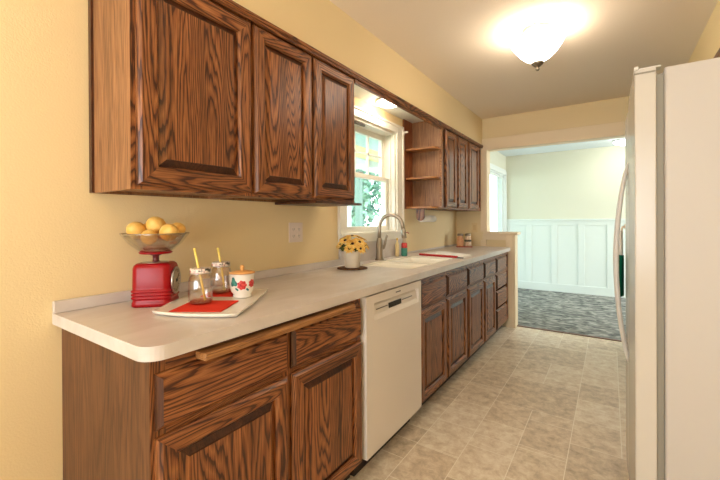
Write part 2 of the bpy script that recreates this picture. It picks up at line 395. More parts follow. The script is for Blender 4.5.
# kitchen window
w = bpy.data.objects.new('window_1', None); COL.objects.link(w); w['kind'] = 'structure'
bm = B((0, .018, 2.03, 2.12, 1.13, 2.06), (0, .018, 2.87, 2.985, 1.13, 2.06), (0, .018, 2.12, 2.87, 2.0, 2.06),
       (0, .026, 2.025, 2.04, 1.13, 2.07), (0, .026, 2.965, 2.99, 1.13, 2.07), (0, .028, 2.03, 2.985, 2.055, 2.07))
obj('window_casing', bm, win_white, w, .003)
obj('window_sill', B((-.06, .034, 2.03, 2.985, 1.115, 1.135), (0, .02, 2.03, 2.985, 1.062, 1.115)), win_white, w, .003)
obj('window_jamb', B((WT, 0, 2.12, 2.14, 1.13, 2.0), (WT, 0, 2.85, 2.87, 1.13, 2.0), (WT, 0, 2.14, 2.85, 1.98, 2.0), (WT, -.06, 2.14, 2.85, 1.115, 1.14),
                    (-.05, -.035, 2.14, 2.152, 1.14, 1.98), (-.05, -.035, 2.838, 2.85, 1.14, 1.98)), win_white, w)
lo = obj('lower_sash', B((-.095, -.06, 2.14, 2.19, 1.14, 1.60), (-.095, -.06, 2.80, 2.85, 1.14, 1.60), (-.095, -.06, 2.19, 2.80, 1.14, 1.178), (-.095, -.055, 2.19, 2.80, 1.565, 1.60)), win_white, w, .002)
obj('pane', B((-.080, -.077, 2.19, 2.80, 1.178, 1.565)), pane_m, lo)
up = obj('upper_sash', B((-.135, -.10, 2.14, 2.19, 1.58, 1.98), (-.135, -.10, 2.80, 2.85, 1.58, 1.98), (-.135, -.10, 2.19, 2.80, 1.58, 1.61), (-.135, -.10, 2.19, 2.80, 1.935, 1.98)), win_white, w, .002)
obj('muntin', B((-.125, -.105, 2.385, 2.40, 1.61, 1.935), (-.125, -.105, 2.582, 2.597, 1.61, 1.935), (-.125, -.105, 2.19, 2.80, 1.775, 1.79)), win_white, up)
obj('pane', B((-.118, -.115, 2.19, 2.80, 1.61, 1.935)), pane_m, up)
obj('sash_lock', B((-.094, -.066, 2.40, 2.45, 1.60, 1.615)), chrome, w, .003)
blk = thing('curtain_rod_bracket', 'small white curtain rod bracket on the right side of the window casing', 'bracket', (.02, 2.975, 2.02))
obj('plate', B((0.0065, .012, -.012, .012, -.02, .02)), win_white, blk, .002)
bm = bmesh.new(); tube(bm, [(.01, 0, 0), (.05, 0, 0)], .009); obj('peg', bm, win_white, blk)
# roller blind tucked at the top of the window
rb = thing('roller_blind', 'grey rolled-up blind at the top of the kitchen window', 'blind', (-.02, 2.14, 1.968))
bm = bmesh.new(); tube(bm, [(0, .012, 0), (0, .26, 0)], .010, 16); obj('roll', bm, plain('blind_grey', srgb(90, 84, 76), .8, bump=(200, .3, .001)), rb)

# ------------------------------------------------------------------ doors and cabinets
def rings_panel(bm, y0, y1, z0, z1, prof, x, mv=0, mh=0, back=None, fill=None):
    """nested rectangular rings: prof = [(inset, depth)], front towards +x"""
    rg = []
    for ins, dep in prof:
        rg.append([bm.verts.new((x+dep, y, z)) for y, z in ((y0+ins, z0+ins), (y1-ins, z0+ins), (y1-ins, z1-ins), (y0+ins, z1-ins))])
    for a, b in zip(rg, rg[1:]):
        for k in range(4):
            f = bm.faces.new((a[k], a[(k+1) % 4], b[(k+1) % 4], b[k])); f.material_index = mh if k in (0, 2) else mv
    if back is not None: bm.faces.new(rg[0][::-1]).material_index = back
    if fill is not None: bm.faces.new(rg[-1]).material_index = fill

def cab_door(parent, y0, y1, z0, z1, x, fr=.055, name='door', t=.02):
    bm = bmesh.new()
    # stiles run full height (upright grain), rails between them (level grain)
    rings_panel(bm, y0, y1, z0, z1, [(0, 0), (0, t*.4), (.004, t*.5), (.012, t), (fr-.004, t), (fr+.003, t-.008), (fr+.004, t*.12)], x, 0, 1, back=0)
    o = obj(name, bm, [oak_v, oak_h], parent)
    bm = bmesh.new(); i = fr+.004
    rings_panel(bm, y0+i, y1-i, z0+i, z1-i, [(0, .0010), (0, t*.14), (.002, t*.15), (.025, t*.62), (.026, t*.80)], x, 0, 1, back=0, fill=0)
    obj('panel', bm, [oak_v, oak_bevel], o)
    return o

def drawer_front(parent, y0, y1, z0, z1, x, name='drawer_front', t=.02):
    bm = bmesh.new()
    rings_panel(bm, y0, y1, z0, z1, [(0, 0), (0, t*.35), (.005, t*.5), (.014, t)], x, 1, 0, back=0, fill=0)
    return obj(name, bm, [oak_h, oak_bevel], parent)

def base_cabinet(label, y0, y1, columns, x=.61, side_mat=None):
    c = thing('base_cabinet', label, 'cabinet', (0.3, (y0+y1)/2, 0))
    c.location = (0, 0, 0)
    bm = B((.004, x-.002, y0, y0+.018, .10, .872), (.004, x-.002, y1-.018, y1, .10, .872), (.004, .012, y0+.018, y1-.018, .10, .872), (.012, x-.002, y0+.018, y1-.018, .10, .118))
    obj('carcass', bm, side_mat or oak_base_side, c)
    bm = bmesh.new()
    box(bm, x-.02, x, y0+.001, y0+.04, .10, .874); box(bm, x-.02, x, y1-.04, y1-.001, .10, .874)
    box(bm, x-.02, x, y0+.04, y1-.04, .835, .874, 1); box(bm, x-.02, x, y0+.04, y1-.04, .655, .70, 1); box(bm, x-.02, x, y0+.04, y1-.04, .10, .13, 1)
    for a, b in zip(columns, columns[1:]):
        box(bm, x-.02, x+.0004, a[1]-.02, b[0]+.02, .105, .86)
    obj('face_frame', bm, [oak_v, oak_h], c)
    obj('toe_kick', B((.5, .545, y0, y1, 0, .10)), dark_gap, c)
    return c

def fill_column(c, y0, y1, kind, x=.61):
    drawer_front(c, y0, y1, .688, .834, x, 'drawer')
    if kind == 'door': cab_door(c, y0, y1, .105, .668, x)
    else:
        drawer_front(c, y0, y1, .515, .668, x, 'drawer'); drawer_front(c, y0, y1, .325, .495, x, 'drawer'); drawer_front(c, y0, y1, .105, .305, x, 'drawer')

for label, y0, y1, cols, kinds, sm in (
    ('oak base cabinet nearest the camera with two drawers and two doors, left of dishwasher', .464, 1.412, ((.475, .935), (.955, 1.402)), ('door', 'door'), oak_base_side),
    ('oak sink base cabinet directly right of the white dishwasher', 2.026, 2.925, ((2.035, 2.458), (2.484, 2.905)), ('door', 'door'), oak_base_side),
    ('oak base cabinet with two doors between the sink base and the drawer stack', 2.927, 3.81, ((2.945, 3.365), (3.405, 3.785)), ('door', 'door'), oak_base_side),
    ('narrow oak cabinet of four stacked drawers at the far end of the counter', 3.812, 4.398, ((3.84, 4.25),), ('drawers',), oak_base_side)):
    c = base_cabinet(label, y0, y1, cols, side_mat=sm)
    for (a, b), k in zip(cols, kinds): fill_column(c, a, b, k)

cb = thing('cutting_board', 'thin pull-out wooden board slid in under the near end of the counter', 'cutting board', (0, 0, 0))
obj('board', B((.612, .664, .585, 1.30, .840, .862)), oak('board_maple', 'Y', (srgb(140, 88, 48), srgb(186, 132, 80), srgb(204, 152, 98)), freq=4, fig=.5), cb, .006)

# dishwasher
dw = thing('dishwasher', 'white built-in dishwasher between the near base cabinet and the sink cabinet', 'dishwasher', (0, 0, 0))
obj('tub', B((.02, .598, 1.424, 2.016, .106, .862)), dw_m, dw)
bm = bmesh.new()
y0, y1, z0, z1 = 1.422, 2.018, .105, .866
py0, py1, pz0, pz1 = 1.49, 1.985, .742, .826
xf, xr = .637, .622
# front skin with the pocket cut into it
def quad(bm, pts, mi=0): 
    f = bm.faces.new([bm.verts.new(p) for p in pts]); f.material_index = mi
for (a, b, c_, d_) in ((y0, y1, z0, pz0), (y0, y1, pz1, z1), (y0, py0, pz0, pz1), (py1, y1, pz0, pz1)):
    quad(bm, [(xf, a, c_), (xf, b, c_), (xf, b, d_), (xf, a, d_)])
xb = .60
quad(bm, [(xb, y0, z0), (xb, y0, z1), (xb, y1, z1), (xb, y1, z0)]); quad(bm, [(xb, y0, z0), (xf, y0, z0), (xf, y0, z1), (xb, y0, z1)])
quad(bm, [(xb, y1, z0), (xb, y1, z1), (xf, y1, z1), (xf, y1, z0)]); quad(bm, [(xb, y0, z1), (xf, y0, z1), (xf, y1, z1), (xb, y1, z1)]); quad(bm, [(xb, y0, z0), (xb, y1, z0), (xf, y1, z0), (xf, y0, z0)])
zm = .778
quad(bm, [(xf, py0, pz1), (xf, py1, pz1), (.606, py1, pz1), (.606, py0, pz1)])
quad(bm, [(.606, py0, pz1), (.606, py1, pz1), (xr-.002, py1, zm+.028), (xr-.002, py0, zm+.028)])
quad(bm, [(xr-.002, py0, zm+.028), (xr-.002, py1, zm+.028), (xr+.003, py1, zm-.014), (xr+.003, py0, zm-.014)])
quad(bm, [(xr+.003, py0, zm-.014), (xr+.003, py1, zm-.014), (xf, py1, pz0), (xf, py0, pz0)])
for y in (py0, py1):
    quad(bm, [(xf, y, pz0), (xf, y, pz1), (.606, y, pz1), (xr-.002, y, zm+.028), (xr+.003, y, zm-.014)])
bmesh.ops.remove_doubles(bm, verts=bm.verts, dist=1e-5)
dd = obj('door', bm, dw_m, dw)
obj('display', B((.6215, .6275, 1.652, 1.785, .770, .797)), black, dd, .001)
obj('button_strip', B((.622, .6262, 1.53, 1.64, .786, .789)), greyp, dd); obj('button_strip', B((.622, .6262, 1.80, 1.92, .786, .789)), greyp, dd)
obj('brand_mark', B((.6368, .6378, 1.705, 1.760, .8415, .8475)), greyp, dd)
obj('kick_plate', B((.53, .56, 1.424, 2.016, 0.0, .10)), dark_gap, dw)

# wall cabinets
def wall_cabinet(label, y0, y1, doors, zb=1.33, zt=2.10, x=.305, left_side=None, hb=0, fr=.055):
    c = thing('wall_cabinet', label, 'cabinet')
    obj('carcass', B((.003, x-.002, y0, y0+.016, zb, zt), (.003, x-.002, y1-.016, y1, zb, zt), (.003, .01, y0+.016, y1-.016, zb, zt), (.01, x-.002, y0+.016, y1-.016, zb+.012, zb+.03), (.01, x-.002, y0+.016, y1-.016, zt-.02, zt)), oak_side, c)
    bm = bmesh.new()
    box(bm, x-.018, x, y0+.0005, y0+.035, zb, zt); box(bm, x-.018, x, y1-.035, y1-.0005, zb, zt)
    box(bm, x-.018, x, y0+.035, y1-.035, zb, zb+.04, 1); box(bm, x-.018, x, y0+.035, y1-.035, zt-.05, zt, 1)
    for a, b in zip(doors, doors[1:]): box(bm, x-.018, x+.0004, a[1]-.02, b[0]+.02, zb+.005, zt-.02)
    obj('face_frame', bm, [oak_v, oak_h], c)
    for a, b in doors: cab_door(c, a, b, zb+.013, 2.068, x, fr=fr)
    return c
wc = wall_cabinet('large single-door oak wall cabinet at the upper left, nearest the camera', .557, 1.036, ((.572, 1.030),), fr=.065)
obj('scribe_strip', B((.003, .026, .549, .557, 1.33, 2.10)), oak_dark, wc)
wc = wall_cabinet('two-door oak wall cabinet just left of the window', 1.038, 1.797, ((1.045, 1.411), (1.428, 1.787)))
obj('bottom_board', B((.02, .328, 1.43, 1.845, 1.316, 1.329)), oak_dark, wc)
wc = wall_cabinet('far oak wall cabinet with three narrow doors right of the open shelves', 3.19, 4.40, ((3.25, 3.535), (3.575, 3.865), (3.92, 4.27)))

# open end shelves
es = thing('corner_shelf_unit', 'open oak end shelves right of the kitchen window', 'shelf')
obj('side_panel', B((.02, .299, 3.168, 3.188, 1.33, 2.149), (.299, .317, 3.168, 3.188, 1.33, 2.099)), oak_side, es)
obj('back_panel', B((.003, .019, 3.0, 3.168, 1.33, 2.149)), oak('oak_back_reddish', 'Z', (srgb(110, 56, 26), srgb(148, 86, 46), srgb(164, 100, 56)), freq=4, fig=.6), es)
def shelf_outline(depth=.15, xw=.318):
    pts = [(.02, 3.167), (.02, 3.167-depth+.02), (.03, 3.167-depth)]
    r = .09
    for k in range(9):
        a = -PI/2 + PI/2*k/8
        pts.append((xw-r+r*math.cos(a), 3.167-depth+r+r*math.sin(a)))
    pts.append((xw, 3.167)); return pts
for z in (1.33, 1.595, 1.86):
    bm = bmesh.new(); prism(bm, shelf_outline(), z, z+.019); obj('shelf', bm, oak_shelf, es, .003)
obj('front_stile', B((.300, .3172, 3.145, 3.168, 1.33, 2.099)), oak_shelf, es, .003)

# crown strip and valance
structure('crown_strip', B((.318, .335, .545, 4.405, 2.085, 2.104), (.3175, .330, .545, 4.405, 2.072, 2.085)), oak_h, .003).name = 'trim_9'
vb = tag(obj('valance', B((.300, .3172, 1.80, 3.142, 2.048, 2.0995)), oak('oak_valance', 'Y', OAKC, freq=6, scale=9)), 'long oak valance board above the window between the wall cabinets', 'valance')

# ------------------------------------------------------------------ countertop, backsplash, sink
bm = bmesh.new()
sx0, sx1 = .125, .535; sy0, sym0, sym1, sy1 = 2.10, 2.40, 2.43, 2.90
ct_y0, ct_y1, ct_x1 = .438, 4.40, .648
def slab(bm, holes, outline, z0, z1):
    """plate with rounded holes, walls of holes included"""
    for z, flip in ((z0, True), (z1, False)):
        loops = [[bm.verts.new((x, y, z)) for x, y in outline]] + [[bm.verts.new((x, y, z)) for x, y in h] for h in holes]
        edges = []
        for lp in loops:
            for k in range(len(lp)): edges.append(bm.edges.new((lp[k], lp[(k+1) % len(lp)])))
        bmesh.ops.triangle_fill(bm, use_beauty=True, use_dissolve=False, edges=edges)
        if z == z0: low = loops
        else: high = loops
    for a, b in zip(low, high):
        n = len(a)
        for k in range(n): bm.faces.new((a[k], a[(k+1) % n], b[(k+1) % n], b[k]))
outl = [(.003, ct_y1), (.003, ct_y0)]
r = .055
for k in range(9):
    a = -PI/2 + PI/2*k/8; outl.append((ct_x1-r+r*math.cos(a), ct_y0+r+r*math.sin(a)))
for k in range(9):
    a = PI/2*k/8; outl.append((ct_x1-.07+.07*math.cos(a), ct_y1-.07+.07*math.sin(a)))
holes = [rrect(sx0, sx1, sy0, sy1, .06)]
slab(bm, holes, outl, .876, .914)
ct = thing('countertop', 'long pale grey laminate countertop running over the base cabinets', 'countertop')
obj('slab', bm, counter_m, ct, .004)
obj('backsplash', B((.003, .022, ct_y0, 2.03, .914, .955), (.003, .022, 2.03, 2.985, .914, 1.062), (.003, .010, 2.985, 4.395, .914, .930)), counter_m, ct, .003)
sk = thing('kitchen_sink', 'white double-bowl sink set into the counter below the window', 'sink')
def bowl(y0, y1):
    bm = bmesh.new(); rg = []
    for ins, z in ((0, .908), (.012, .90), (.022, .86), (.03, .74), (.06, .725)):
        rg.append([bm.verts.new((x, y, z)) for x, y in rrect(sx0+.008+ins, sx1-.008-ins, y0+ins, y1-ins, max(.05-ins*.3, .02))])
    for a, b in zip(rg, rg[1:]):
        for k in range(len(a)):
            f = bm.faces.new((a[k], a[(k+1) % len(a)], b[(k+1) % len(a)], b[k])); f.smooth = True
    bm.faces.new(rg[-1])
    o = obj('bowl', bm, sink_m, sk)
    s = o.modifiers.new('solid', 'SOLIDIFY'); s.thickness = .006; s.offset = 1
    bm = bmesh.new(); lathe(bm, [(.0, .002), (.03, .002), (.034, .006), (.04, .006), (.04, .0)][::-1], 24, ((sx0+sx1)/2, (y0+y1)/2, .727)); obj('drain', bm, steel, o)
bowl(sy0+.008, sym0); bowl(sym1, sy1-.008)
bm = bmesh.new()
slab(bm, [rrect(sx0+.006, sx1-.006, sy0+.006, sym0+.002, .05), rrect(sx0+.006, sx1-.006, sym1-.002, sy1-.006, .05)], rrect(sx0+.0008, sx1-.0008, sy0+.0008, sy1-.0008, .06), .902, .9155)
obj('rim', bm, sink_m, sk)

# faucet
fa = thing('faucet', 'brushed nickel gooseneck faucet behind the sink', 'faucet', (.072, 2.47, .914))
bm = bmesh.new(); lathe(bm, [(.036, 0), (.036, .004), (.030, .012), (.026, .05), (.027, .12), (.0235, .15), (.0195, .17), (0.016, .172)], 24); obj('body', bm, nickel, fa)
pts = [(0, 0, .15), (0, 0, .22), (0, 0, .255)]
dirx, diry = .93, .37
Rr = .092
for k in range(1, 15):
    a = PI*k/15*1.0
    pts.append((dirx*(Rr-Rr*math.cos(a)), diry*(Rr-Rr*math.cos(a)), .255+Rr*1.08*math.sin(a)))
pts += [(dirx*2*Rr*1.02, diry*2*Rr*1.02, .235)]
bm = bmesh.new(); tube(bm, pts, .0145, 14); obj('spout', bm, nickel, fa)
bm = bmesh.new(); tube(bm, [(dirx*.187, diry*.187, .245), (dirx*.192, diry*.192, .20), (dirx*.195, diry*.195, .172)], [.0165, .019, .021], 14); obj('spray_head', bm, nickel, fa)
bm = bmesh.new(); tube(bm, [(0, .018, .085), (.012, .042, .095), (.02, .05, .12), (.028, .056, .17), (.036, .06, .195)], [.013, .014, .010, .008, .0085], 12); obj('handle', bm, nickel, fa)

# cream bottle and soap bottle next to sink
cbm = thing('cream_bottle', 'slim cream bottle standing behind the teal soap bottle by the sink', 'bottle', (.05, 2.80, .914))
bm = bmesh.new(); lathe(bm, [(.015, 0), (.017, .006), (.017, .10), (.012, .118), (.007, .124), (.007, .138)], 20); obj('bottle', bm, plain('cream_plastic', srgb(238, 216, 160), .4, bump=(9, .02, .001)), cbm)
bm = bmesh.new(); lathe(bm, [(.0085, .138), (.0085, .155), (.006, .158)], 16); obj('cap', bm, plain('yellow_cap', srgb(226, 190, 96), .4, bump=(9, .02, .001)), cbm)
sb = thing('soap_bottle', 'teal and red soap bottle with a pump beside the faucet', 'soap bottle', (.088, 2.86, .914))
bm = bmesh.new(); lathe(bm, [(.024, 0), (.027, .006), (.027, .066), (.026, .07)], 24); obj('bottle', bm, teal_glaze, sb)
bm = bmesh.new(); lathe(bm, [(.026, .0705), (.0265, .075), (.0255, .108), (.020, .115)], 24); obj('floral_band', bm, red_print, sb)
bm = bmesh.new(); lathe(bm, [(.020, .1155), (.016, .125), (.014, .16), (.006, .165)], 20); obj('neck', bm, plain('frosted_neck', srgb(176, 160, 138), .3, bump=(9, .02, .001)), sb)
bm = bmesh.new(); tube(bm, [(0, 0, .16), (0, 0, .195)], .004, 10); obj('pump_rod', bm, steel, sb)
bm = bmesh.new(); lathe(bm, [(.006, .195), (.009, .2), (.009, .207), (.005, .212)], 16); tube(bm, [(0, 0, .204), (.03, .01, .204), (.04, .013, .196)], .004, 8); obj('pump_head', bm, red_plain, sb)

# ------------------------------------------------------------------ counter things
# kitchen scale with fruit bowl
SA, SBp, SCp = Vector((.183, .606)), Vector((.281, .671)), Vector((.190, .808))
sang = math.radians(45)
sc_c = Vector((.157, .708))
ks = thing('kitchen_scale', 'red retro kitchen scale with a round dial at the left of the counter', 'scale', (sc_c.x, sc_c.y, .914), sang)
hx, hy, hz = .066, .062, .158   # local: +x = dial side
bm = bmesh.new()
def sc_ring(s, z): return [bm.verts.new((x, y, z)) for x, y in rrect(-hx-s, hx+s, -hy-s, hy+s, .024, 5)]
prof = [(-.012, 0), (-.002, .0), (.002, .004), (.002, .016), (.0, .02), (0, .026)]
for k in range(3):
    z = .028+.012*k; prof += [(.0, z), (.0035, z+.003), (.0035, z+.007), (.0, z+.010)]
prof += [(0, .07), (-.001, .140), (-.004, .150), (-.010, .156), (-.02, .157)]
rg = [sc_ring(s, z) for s, z in prof]
for a, b in zip(rg, rg[1:]):
    for k in range(len(a)):
        f = bm.faces.new((a[k], a[(k+1) % len(a)], b[(k+1) % len(a)], b[k])); f.smooth = True
bm.faces.new(rg[0][::-1]); bm.faces.new(rg[-1])
body = obj('body', bm, red_enamel, ks)
Md = Matrix.Translation((hx-.0, .0, .088)) @ Matrix.Scale(.98, 4) @ Matrix.Rotation(PI/2, 4, 'Y')
bm = bmesh.new(); lathe(bm, [(.051, 0), (.053, .005), (.050, .008), (.046, .006), (.046, .003)], 40, M=Md); obj('dial_rim', bm, steel, ks)
bm = bmesh.new(); lathe(bm, [(.0, .0045), (.0465, .0045)][::-1], 40, M=Md); face = obj('dial', bm, plain('dial_cream', srgb(214, 204, 178), .4, bump=(9, .02, .001)), ks)
bm = bmesh.new()
for k in range(24):
    a = 2*PI*k/24; r0 = .038 if k % 2 else .034
    Mk = Md @ Matrix.Rotation(a, 4, 'Z'); box(bm, r0, .044, -.0008, .0008, .0046, .0052, M=Mk)
obj('tick_marks', bm, black, face)
bm = bmesh.new(); Mk = Md @ Matrix.Rotation(2.2, 4, 'Z'); box(bm, -.012, .036, -.0015, .0015, .0066, .0076, M=Mk); lathe(bm, [(.006, .0056), (.006, .009)], 16, M=Md); obj('pointer', bm, black, face)
bm = bmesh.new(); lathe(bm, [(.045, .1573), (.045, .159), (.02, .160)], 24); obj('top_plate', bm, steel, ks)
bm = bmesh.new(); lathe(bm, [(.015, .1605), (.011, .164), (.011, .182), (.022, .187)], 20); obj('post', bm, plain('dark_red', srgb(92, 10, 16), .4, bump=(9, .02, .001)), ks)
bm = bmesh.new(); lathe(bm, [(.02, .1875), (.052, .19), (.058, .196), (.05, .199)], 32); obj('pan_holder', bm, red_enamel, ks)
fb = thing('fruit_bowl', 'wide clear faceted glass bowl of lemons resting on the red scale', 'bowl', (sc_c.x, sc_c.y, 1.1135))
fac = lambda a, z: 1+.02*math.cos(12*a)
bm = bmesh.new(); lathe(bm, [(.05, 0), (.058, .003), (.088, .03), (.112, .062), (.114, .066), (.110, .066), (.085, .034), (.055, .008), (0.0005, .006)], 48, fn=fac)
obj('bowl', bm, bowl_m, fb)
bm = bmesh.new(); pr = [Vector((.1125*fac(2*PI*k/48, 0)*math.cos(2*PI*k/48), .1125*fac(2*PI*k/48, 0)*math.sin(2*PI*k/48), .0665)) for k in range(49)]
tube(bm, pr, .0018, 6, cap=False); obj('rim', bm, plain('rim_glass', srgb(150, 130, 100), .15, bump=(9, .02, .001), spec=1), fb)
Rw = Vector((math.cos(YAW), math.sin(YAW), 0)); Fw = Vector((-.88, .48, 0))
for i, (a, b, z, r, tilt, rz, lb) in enumerate((
    (-.072, -.004, 1.192, .033, .3, .4, 'lemon at the left edge of the glass bowl'),
    (.002, .012, 1.209, .034, 1.2, .2, 'topmost lemon standing above the others in the bowl'),
    (.050, -.030, 1.184, .033, .2, 1.4, 'lemon leaning at the front right of the bowl'),
    (.082, .042, 1.194, .027, .1, 2.2, 'smallest lemon at the far right rim of the bowl'),
    (-.022, -.058, 1.168, .028, .1, .9, 'lemon lying low at the front of the bowl'),
    (-.036, .060, 1.194, .024, .2, 2.0, 'lemon at the back left of the bowl'),
    )):
    p = Vector((sc_c.x, sc_c.y, 0)) + Rw*a + Fw*b
    bm = bmesh.new()
    lathe(bm, [(.0005, -r*1.28), (r*.12, -r*1.24), (r*.22, -r*1.12), (r*.55, -r*.92), (r*.86, -r*.55), (r, 0), (r*.88, r*.52), (r*.58, r*.9), (r*.24, r*1.1), (r*.0005+.001, r*1.16)], 24)
    o = obj('lemon', bm, lemon_m, None, smooth=True); o.location = (p.x, p.y, z); o.rotation_euler = (PI/2-tilt if i != 1 else .9, 0, rz)
    tag(o, lb, 'lemon', 'lemons in the glass bowl on the scale')

# serving tray
T1, T2, T3 = Vector((.322, .612)), Vector((.590, .742)), Vector((.345, 1.090))
T4 = T1 + (T3-T2)
def bulge(a, b, amt, n=10):
    d_ = b-a; nrm = Vector((d_.y, -d_.x)).normalized(); return [a+d_*(k/n)+nrm*amt*4*(k/n)*(1-k/n) for k in range(n)]
outline = bulge(T1, T2, .022) + bulge(T2, T3, .006) + bulge(T3, T4, .02) + bulge(T4, T1, .006)
bm = bmesh.new()
cen = (T1+T2+T3+T4)/4
rg = []
for s, z in ((.90, .9145), (.975, .918), (1.0, .926), (.995, .929), (.97, .9285), (.94, .926)):
    rg.append([bm.verts.new((cen.x+(p.x-cen.x)*s, cen.y+(p.y-cen.y)*s, z)) for p in outline])
for a, b in zip(rg, rg[1:]):
    for k in range(len(a)):
        f = bm.faces.new((a[k], a[(k+1) % len(a)], b[(k+1) % len(a)], b[k])); f.smooth = True
bm.faces.new(rg[0][::-1]); bm.faces.new(rg[-1])
tag(obj('serving_tray', bm, ceramic), 'white rectangular ceramic tray holding jars on red napkins', 'tray')
TZ = .9262
def napkin_obj(c, ang, s1, s2, label, z=TZ):
    bm = bmesh.new(); n = 10
    M = pos((c[0], c[1], z)) @ Matrix.Rotation(ang, 4, 'Z')
    for dz, sc_ in ((0, 1), (.0016, .975)):
        g = [[bm.verts.new(M @ Vector(((i/n-.5)*s1*sc_, (j/n-.5)*s2*sc_, dz+.0007+.0007*math.sin(i*1.3)*math.sin(j*1.1+dz*900)))) for j in range(n+1)] for i in range(n+1)]
        for i in range(n):
            for j in range(n): bm.faces.new((g[i][j], g[i+1][j], g[i+1][j+1], g[i][j+1]))
    o = obj('napkin', bm, napkin); m = o.modifiers.new('solid', 'SOLIDIFY'); m.thickness = .001; m.offset = 1
    return tag(o, label, 'napkin', 'red napkins on the tray')
napkin_obj((.402, .756), math.atan2(.13, .268)+.12, .175, .165, 'coral red napkin under the nearer jar on the tray')
napkin_obj((.262, .925), math.atan2(.13, .268)+.15, .14, .12, 'coral red napkin under the farther jar at the back of the tray')

def mason_jar(c, label, straw_pts, ztop=.132):
    t = thing('mason_jar', label, 'jar', (c[0], c[1], TZ+.0042), 0, 'mason jar mugs with straws')
    sq = lambda a, z: 1+(.05*abs(math.cos(2*a))**2 if .012 < z < .09 else 0)
    outer = [(.030, .001), (.038, .004), (.041, .014), (.0415, .05), (.041, .082), (.037, .097), (.032, .104), (.0315, .108), (.033, .110), (.0325, .118)]
    inner = [(r_-.003, max(z_, .007)) for r_, z_ in outer][::-1]
    bm = bmesh.new(); lathe(bm, outer+inner, 40, fn=sq); obj('jar_body', bm, jar_m, t)
    bm = bmesh.new(); lathe(bm, [(.030, .0010), (.034, .0025), (.0355, .012), (.030, .0125)], 32); obj('napkin_reflection', bm, thin_glass('napkin_reflection_tint', (.96, .74, .70, 1), 1.5), t)  # napkin's red showing in the clear base, painted in as tinted glass
    bm = bmesh.new(); lathe(bm, [(.034, .108), (.0355, .110), (.0355, .1245), (.034, .127)], 32); l = obj('lid', bm, lid_print, t)
    bm = bmesh.new(); lathe(bm, [(.0365, .1085), (.0365, .111), (.0352, .1125)], 32); obj('lid_ring', bm, steel, l)
    bm = bmesh.new(); tube(bm, straw_pts, .0042, 10); obj('straw', bm, yellow_straw, t)
    return t
Rx = lambda a, z, b=0: (Rw.x*a+Fw.x*b, Rw.y*a+Fw.y*b, z)
mason_jar((.362, .762), 'nearer clear glass jar with yellow straw on the tray', [Rx(.016, .012), Rx(-.004, .11), Rx(-.0225, .198)])
mason_jar((.252, .922), 'farther clear glass jar with yellow straw, behind and right of the nearer jar', [Rx(.014, .012), Rx(.001, .11), Rx(-.014, .185)])

# floral canister
cn = thing('sugar_canister', 'white floral canister with peach lid on the tray', 'canister', (.376, .930, TZ+.001))
cprof = [(.034, 0), (.036, .002), (.034, .008), (.032, .012), (.041, .022), (.0455, .038), (.047, .055), (.0475, .088), (.0485, .091)]
bm = bmesh.new(); lathe(bm, cprof+[(.0455, .092), (.0445, .088), (.044, .05), (.030, .02), (0.001, .018)], 40); obj('body', bm, ceramic, cn)
def crad(z):
    for (r0, z0_), (r1, z1_) in zip(cprof, cprof[1:]):
        if z0_ <= z <= z1_: return r0+(r1-r0)*(z-z0_)/(z1_-z0_+1e-9)
    return .044
def patch(bm, a0, z0_, rad, lobes, amp, off=.0006, ph=0, flat=1):
    n = 28
    def P(u, v):
        z = z0_+v; rr = crad(z)+off; a = a0+u/rr; return (rr*math.cos(a), rr*math.sin(a), z)
    c0 = bm.verts.new(P(0, 0)); prev = None
    for f_ in (.5, 1):
        ring = []
        for k in range(n):
            t = 2*PI*k/n; q = rad*f_*(1+amp*math.cos(lobes*t+ph)); ring.append(bm.verts.new(P(q*math.cos(t), q*math.sin(t)*flat)))
        for k in range(n):
            if prev is None: bm.faces.new((c0, ring[k], ring[(k+1) % n]))
            else: bm.faces.new((prev[k], prev[(k+1) % n], ring[(k+1) % n], ring[k]))
        prev = ring
va = math.atan2(-.932, 1.5754-.378)
for q in ((-.02, .052, .0175, 7, .12), (.85, .056, .015, 7, .12), (2.6, .056, .015, 7, .12), (-2.4, .056, .015, 7, .12)):
    bm = bmesh.new(); patch(bm, va+q[0], *q[1:]); obj('rose_print', bm, red_print, cn)
for q in ((-.72, .062, .014, 3, .25), (-.45, .036, .005, 2, .4), (.45, .034, .005, 2, .4), (1.6, .062, .012, 3, .25)):
    bm = bmesh.new(); patch(bm, va+q[0], *q[1:], ph=1.2, flat=1.2); obj('leaf_print', bm, green_print, cn)
bm = bmesh.new(); lathe(bm, [(.043, .0925), (.0495, .0935), (.0495, .097), (.03, .101), (.012, .103), (.006, .105), (.006, .110), (.009, .114), (.009, .119), (.005, .124), (.0005, .125)], 36); obj('lid', bm, wood_lid, cn)

